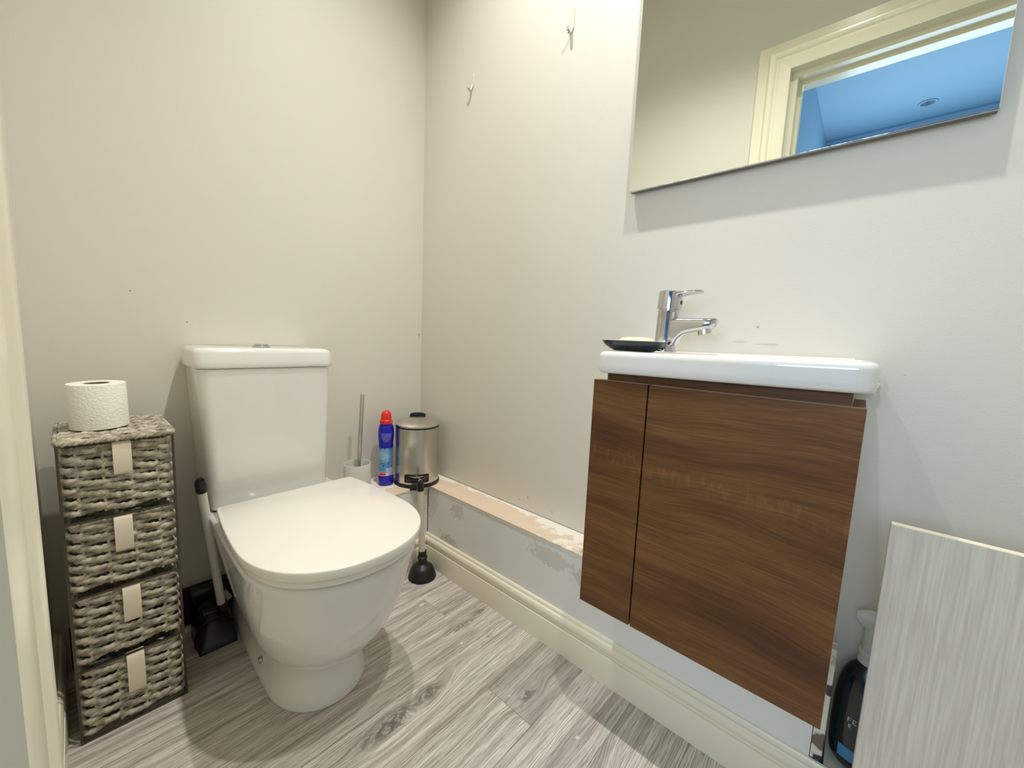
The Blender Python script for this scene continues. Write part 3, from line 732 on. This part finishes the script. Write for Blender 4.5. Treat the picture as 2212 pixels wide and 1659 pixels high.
# cleaner bottle
t = thing('toilet_cleaner_bottle', 'blue toilet cleaner bottle with red cap on the ledge', 'bottle', (-.2285, -.1015, LZ))
t.rotation_euler = (0, 0, math.radians(-30))
bm = bmesh.new()
lathe(bm, [(.024, 0), (.0275, .002), (.0290, .006), (.0290, .034), (.0272, .040), (.0262, .046), (.0256, .070), (.0254, .10), (.0254, .135), (.0262, .150), (.0272, .158), (.0276, .172), (.0292, .188), (.0298, .205), (.0290, .222), (.0262, .236), (.0225, .244), (.019, .248), (.016, .250)], n=48, sy=.82)
obj('bottle_body', fixn(bm), M_blue, t)
m = mat('label_print', (120, 180, 220), 0.35); g = NG(m); tc = g.n('ShaderNodeTexCoord').outputs['Object']; q = g.xyz(tc)
zr = g.ramp(g.math('DIVIDE', q[2], 0.2), [(0.21, (222, 222, 214)), (0.255, (222, 222, 214)), (0.265, (96, 160, 208)), (0.42, (84, 150, 205)), (0.60, (150, 196, 224)), (0.72, (110, 170, 214)), (0.755, (20, 60, 150))])
c = g.mix(g.math('MULTIPLY', g.step(q[0], .004, .016), 0.6), zr, (30, 92, 176))
isred = g.math('MULTIPLY', g.step(q[2], .0525, .0515), g.math('MULTIPLY', g.step(q[0], .0005, -.0005), g.step(q[2], .0415, .0425)))
c = g.mix(isred, c, (228, 62, 70))
wt = g.math('MULTIPLY', g.step(g.math('ABSOLUTE', g.math('SUBTRACT', q[2], .062)), .0105, .0095), g.step(q[0], .0005, .0015))
lines = g.step(g.math('SINE', g.math('MULTIPLY', q[2], 2000.0)), -.1, .3)
c = g.mix(g.math('MULTIPLY', wt, lines), c, (224, 226, 224))
for cx_, cz_, rr_ in ((.011, .092, .0045), (-.013, .086, .006)):
    dd = g.math('SQRT', g.math('ADD', g.math('POWER', g.math('SUBTRACT', q[0], cx_), 2.0), g.math('POWER', g.math('SUBTRACT', q[2], cz_), 2.0)))
    c = g.mix(g.step(g.math('ABSOLUTE', g.math('SUBTRACT', dd, rr_)), .0014, .0006), c, (22, 60, 150))
sw = g.noise(tc, 70, 2, 0.5, 1.5); c = g.mix(g.math('MULTIPLY', g.step(sw, .58, .62), .35), c, (236, 244, 248))
g.color(c)
bm = bmesh.new(); rings = []
for z, r in ((.0405, .0276), (.046, .0267), (.070, .0261), (.10, .0259), (.135, .0259), (.148, .0264), (.152, .0266)):
    rings.append([(r * math.cos(a), r * .82 * math.sin(a), z) for a in [math.radians(-178 + 176 * k / 30) for k in range(31)]])
loft(bm, rings, False, False, closed=False); lb = obj('label_sticker', bm, m, t)
bm = bmesh.new(); lathe(bm, [(.0190, .2445), (.0235, .2455), (.0242, .249), (.0236, .2580), (.0205, .261), (.0200, .264), (.0194, .276), (.0178, .285), (.0135, .2925), (.006, .2960), (.001, .2965)], n=14 * 3); obj('cap', fixn(bm), M_red, t)
m2 = mat('emblem_print', (92, 96, 190), 0.3)
bm = bmesh.new(); rings = []
for k in range(13):
    z = .176 + .034 * k / 12; half = 36 * math.sqrt(max(.05, 1 - ((12 - k) / 12) ** 2)) + 4
    r = .0300
    rr_ = {0: .0282, 12: .0302}.get(k, .0282 + .0022 * min(1, k / 7))
    rings.append([(rr_ * math.cos(a), rr_ * .82 * math.sin(a), z) for a in [math.radians(-90 - half + 2 * half * j / 16) for j in range(17)]])
loft(bm, rings, False, False, closed=False); obj('emblem', bm, m2, t)
# pedal bin
t = thing('pedal_bin', 'small round brushed steel bin with black base on the corner ledge', 'bin', (-.116, -.148, LZ), (0, 0, math.radians(-35)))
BH = .238
bm = bmesh.new(); lathe(bm, [(.0850, .010), (.0868, .012), (.0868, BH - .012), (.0862, BH - .008), (.083, BH - .006)], n=72, cap0=True, cap1=False); obj('drum', fixn(bm), M_steel, t)
bm = bmesh.new(); lathe(bm, [(.0890, 0), (.0905, .001), (.0908, .006), (.0890, .013), (.0865, .0135)], n=72); obj('base_ring', fixn(bm), M_black, t)
bm = bmesh.new(); lathe(bm, [(.0855, BH - .0075), (.0872, BH - .0065), (.0872, BH - .003), (.0855, BH - .002)], n=72); obj('seal_ring', fixn(bm), M_black, t)
bm = bmesh.new(); lathe(bm, [(.0870, BH - .002), (.0874, BH), (.0866, BH + .0035), (.079, BH + .009), (.062, BH + .0165), (.042, BH + .022), (.020, BH + .0250), (.001, BH + .0258)], n=72); lidb = obj('lid', fixn(bm), M_steel, t)
bm = bmesh.new(); prism(bm, [(-.032, BH + .018), (.032, BH + .018), (.031, BH + .031), (.022, BH + .0355), (0, BH + .0375), (-.022, BH + .0355), (-.031, BH + .031)], 'y', .030, .048); obj('lid_handle', fixn(bm), M_black, lidb)
# recessed carry handle on the drum: black frame with a curved grip
bm = bmesh.new()
def onb(xa, z, r=.0868):
    a = xa / r; return (r * math.sin(a), -r * math.cos(a), z)
fr = [(x, z) for x, z in rrect(-.049, .049, .022, .054, .005, 4)]; fi = [(x, z) for x, z in rrect(-.042, .042, .028, .0485, .003, 4)]
def dens(P_, k=5):
    o_ = []
    for i in range(len(P_)):
        a, b = P_[i], P_[(i + 1) % len(P_)]
        for j in range(k): o_.append((a[0] + (b[0] - a[0]) * j / k, a[1] + (b[1] - a[1]) * j / k))
    return o_
fr, fi = dens(fr), dens(fi)
loft(bm, [[onb(x, z, .0866) for x, z in fr], [onb(x, z, .0905) for x, z in fr], [onb(x, z, .0905) for x, z in fi], [onb(x, z, .0872) for x, z in fi]], False, False)
hf = obj('handle_frame', fixn(bm), M_black, t)
bm = bmesh.new(); R = []
for k in range(21):
    x = -.044 + .088 * k / 20; s_ = 1 - (x / .044) ** 2
    c0 = onb(x, .043 - .011 * s_, .0885 + .009 * s_)
    R.append(c0)
tube(bm, R, .0042, 10, sect=lambda th, i: (1.1, 1.4)); obj('grip', fixn(bm), M_black, hf)
bm = bmesh.new(); prism(bm, rrect(-.024, .024, -.112, -.086, .004), 'z', .002, .012)
obj('pedal', fixn(bm), M_black, t)

# ---------------------------------------------------------------- plunger
t = thing('plunger', 'black rubber sink plunger with cream handle standing in the corner', 'plunger', (-.190, -.299, 0))
bm = bmesh.new(); lathe(bm, [(.0470, .004), (.0500, 0), (.0520, .002), (.0515, .008), (.0485, .014), (.0455, .026), (.040, .038), (.031, .047), (.020, .052), (.0165, .056), (.0160, .072), (.0185, .074), (.0185, .081), (.0150, .083), (.0150, .104), (.013, .105)], n=56); obj('rubber_cup', fixn(bm), M_rubber, t)
hp0 = Vector((-.002, 0, .098)); hp1 = Vector((-.0150, -.001, .345))
bm = bmesh.new(); tube(bm, [hp0, hp0.lerp(hp1, .5), hp1], .0118, 20); obj('handle', fixn(bm), M_cream_tube, t)
bm = bmesh.new(); dd = (hp1 - hp0).normalized(); tube(bm, [hp1 - dd * .002, hp1 + dd * .001, hp1 + dd * .024, hp1 + dd * .031, hp1 + dd * .033], [.0122, .0132, .0132, .0108, .004], 20); cp = obj('end_cap', fixn(bm), M_black, t)
bm = bmesh.new(); c_ = hp1 + dd * .034; tube(bm, [c_ + Vector((.006 * math.cos(a), 0, .007 * math.sin(a))) for a in [PI * k / 12 for k in range(13)]], .0022, 8); tube(bm, [c_ + Vector((0, .002, .006)), c_ + Vector((-.012, .008, .022))], .0014, 8)
obj('hanging_loop', fixn(bm), M_steel, cp)

# ---------------------------------------------------------------- long handled dustpan
t = thing('long_handled_dustpan', 'black dustpan with long white handle leaning beside the toilet', 'dustpan', (-.802, -.115, 0))
def dp(x, y, z): return (x + .802, y + .115, z)
bm = bmesh.new(); R = []
# hood: sections along Y (mouth at the front), open scoop with raised back
for y, zt, w_ in ((-.205, .006, .047), (-.200, .020, .048), (-.185, .044, .049), (-.160, .066, .050), (-.130, .080, .050), (-.095, .088, .049), (-.086, .089, .046), (-.078, .082, .040)):
    y = y + .018; w_ *= .93
    R.append([dp(-.797 + w_ * math.cos(a) , y, .002 + max(.002, zt) * (max(0, math.sin(a)) ** .55)) for a in [PI * k / 20 for k in range(21)]])
loft(bm, R); obj('pan_hood', fixn(bm), M_black, t, smooth=60)
bm = bmesh.new(); tube(bm, [dp(-.797 + .047 * math.cos(a), -.142, .004 + .0665 * max(0, math.sin(a)) ** .55) for a in [PI * k / 24 for k in range(25)]], .0022, 8); obj('hood_lip', fixn(bm), M_black, t)
a0 = Vector(dp(-.7775, -.130, .100)); a1 = Vector(dp(-.8215, -.194, .474))
bm = bmesh.new(); tube(bm, [a0, a0.lerp(a1, .6), a1], .0105, 20); obj('handle', fixn(bm), M_white_tube, t)
bm = bmesh.new(); dd = (a1 - a0).normalized(); tube(bm, [a0 - dd * .03, a0 - dd * .004, a0 + dd * .004], [.014, .0135, .0125], 16); box(bm, -.02, .045, -.01, .03, .06, .085, bev=.004); obj('socket', fixn(bm), M_black, t)
bm = bmesh.new(); tube(bm, [a1 - dd * .003, a1 + dd * .001, a1 + dd * .024, a1 + dd * .031], [.0112, .0130, .0124, .009], 20)
tube(bm, [a1 + dd * .028 + Vector((.0085 * math.cos(a), 0, .0095 * math.sin(a))) for a in [PI * k / 12 for k in range(13)]], .0028, 8); obj('end_cap', fixn(bm), M_black, t)
t2 = thing('broom_head', 'black broom head with white stub behind the dustpan', 'broom', (-.785, -.036, 0))
bm = bmesh.new(); box(bm, -.045, .042, -.014, .012, 0.0, .112, bev=.006); box(bm, -.052, .046, -.017, .015, .085, .122, bev=.007); obj('bristles', bm, M_black, t2)
bm = bmesh.new(); tube(bm, [(.030, -.012, .088), (.041, -.030, .066)], .009, 16); obj('stub', fixn(bm), M_white_tube, t2)

# ---------------------------------------------------------------- pale board and spray bottle at the right
bm = B(-.2100, -.1960, YF + .01, -1.5175, .0005, .652, bev=.0008, seg=1)
for f in bm.faces: pass
o = obj('wood_effect_board', bm, [M_pale], smooth=False); tag(o, 'pale grey wood effect board standing upright right of the cabinet', 'board')
o2 = B(-.2099, -.1961, YF + .012, -1.5185, .652, .6532); obj('edge_band', o2, M_trim, o, smooth=False)
t = thing('spray_bottle', 'dark spray bottle with white trigger tucked behind the pale board', 'spray bottle', (-.060, -1.5290, .1180))
M_dkb = mat('smoky_blue_plastic', (14, 24, 34), 0.2, coat=0.3)
bm = bmesh.new(); lathe(bm, [(.026, 0), (.034, .004), (.0405, .014), (.0430, .035), (.0435, .075), (.0430, .125), (.0405, .160), (.034, .187), (.026, .203), (.018, .212), (.015, .216)], n=44, sx=.85); obj('bottle_body', fixn(bm), M_dkb, t)
bm = bmesh.new(); lathe(bm, [(.0165, .212), (.0185, .214), (.0185, .236), (.015, .238)], n=28); obj('collar', fixn(bm), M_white_tube, t)
bm = bmesh.new(); R = []
for x, y, z, w_, h in ((0, -.030, .290, .012, .016), (0, -.010, .292, .014, .022), (0, .008, .294, .014, .022), (0, .020, .296, .011, .015), (0, .0275, .298, .008, .008)):
    R.append([(x + w_ * math.cos(a), y, z + h * math.sin(a)) for a in [2 * PI * k / 20 for k in range(20)]])
loft(bm, R); tube(bm, [(0, 0, .235), (0, .002, .262), (0, .002, .285)], [.0145, .0125, .0135], 20)
obj('trigger_head', fixn(bm), M_white_tube, t)
mlab = mat('light_blue_label', (70, 140, 190), 0.4); mwt = mat('white_print', (200, 200, 200), 0.4)
def patch(a0, a1, z0, z1, r, m, nm, par):
    bm = bmesh.new(); loft(bm, [[(.85 * r * math.cos(math.radians(a0 + (a1 - a0) * k / 8)), r * math.sin(math.radians(a0 + (a1 - a0) * k / 8)), z) for k in range(9)] for z in (z0, z1)], False, False, closed=False)
    return obj(nm, bm, m, par)
patch(140, 176, .026, .050, .0434, mlab, 'label_patch', t)
bm = bmesh.new()
def cyl(a, z, r=.0440): return Vector((.85 * r * math.cos(math.radians(a)), r * math.sin(math.radians(a)), z))
def stroke(a0, z0, a1, z1, wd=.0009):
    tube(bm, [cyl(a0, z0), cyl((a0 + a1) / 2, (z0 + z1) / 2), cyl(a1, z1)], wd, 5)
for row, zb, sc in ((0, .104, 1.0), (1, .094, .7)):
    for k, ch in enumerate('FE' if row == 0 else 'E'):
        a = (154 if row == 0 else 157) + k * 10 * sc; w_ = 6.5 * sc; h = .008 * sc
        stroke(a, zb, a, zb + h)
        if ch in 'FE': stroke(a, zb + h, a + w_, zb + h); stroke(a, zb + h * .5, a + w_ * .8, zb + h * .5)
        if ch == 'E': stroke(a, zb, a + w_, zb)
obj('print', bm, mwt, t)
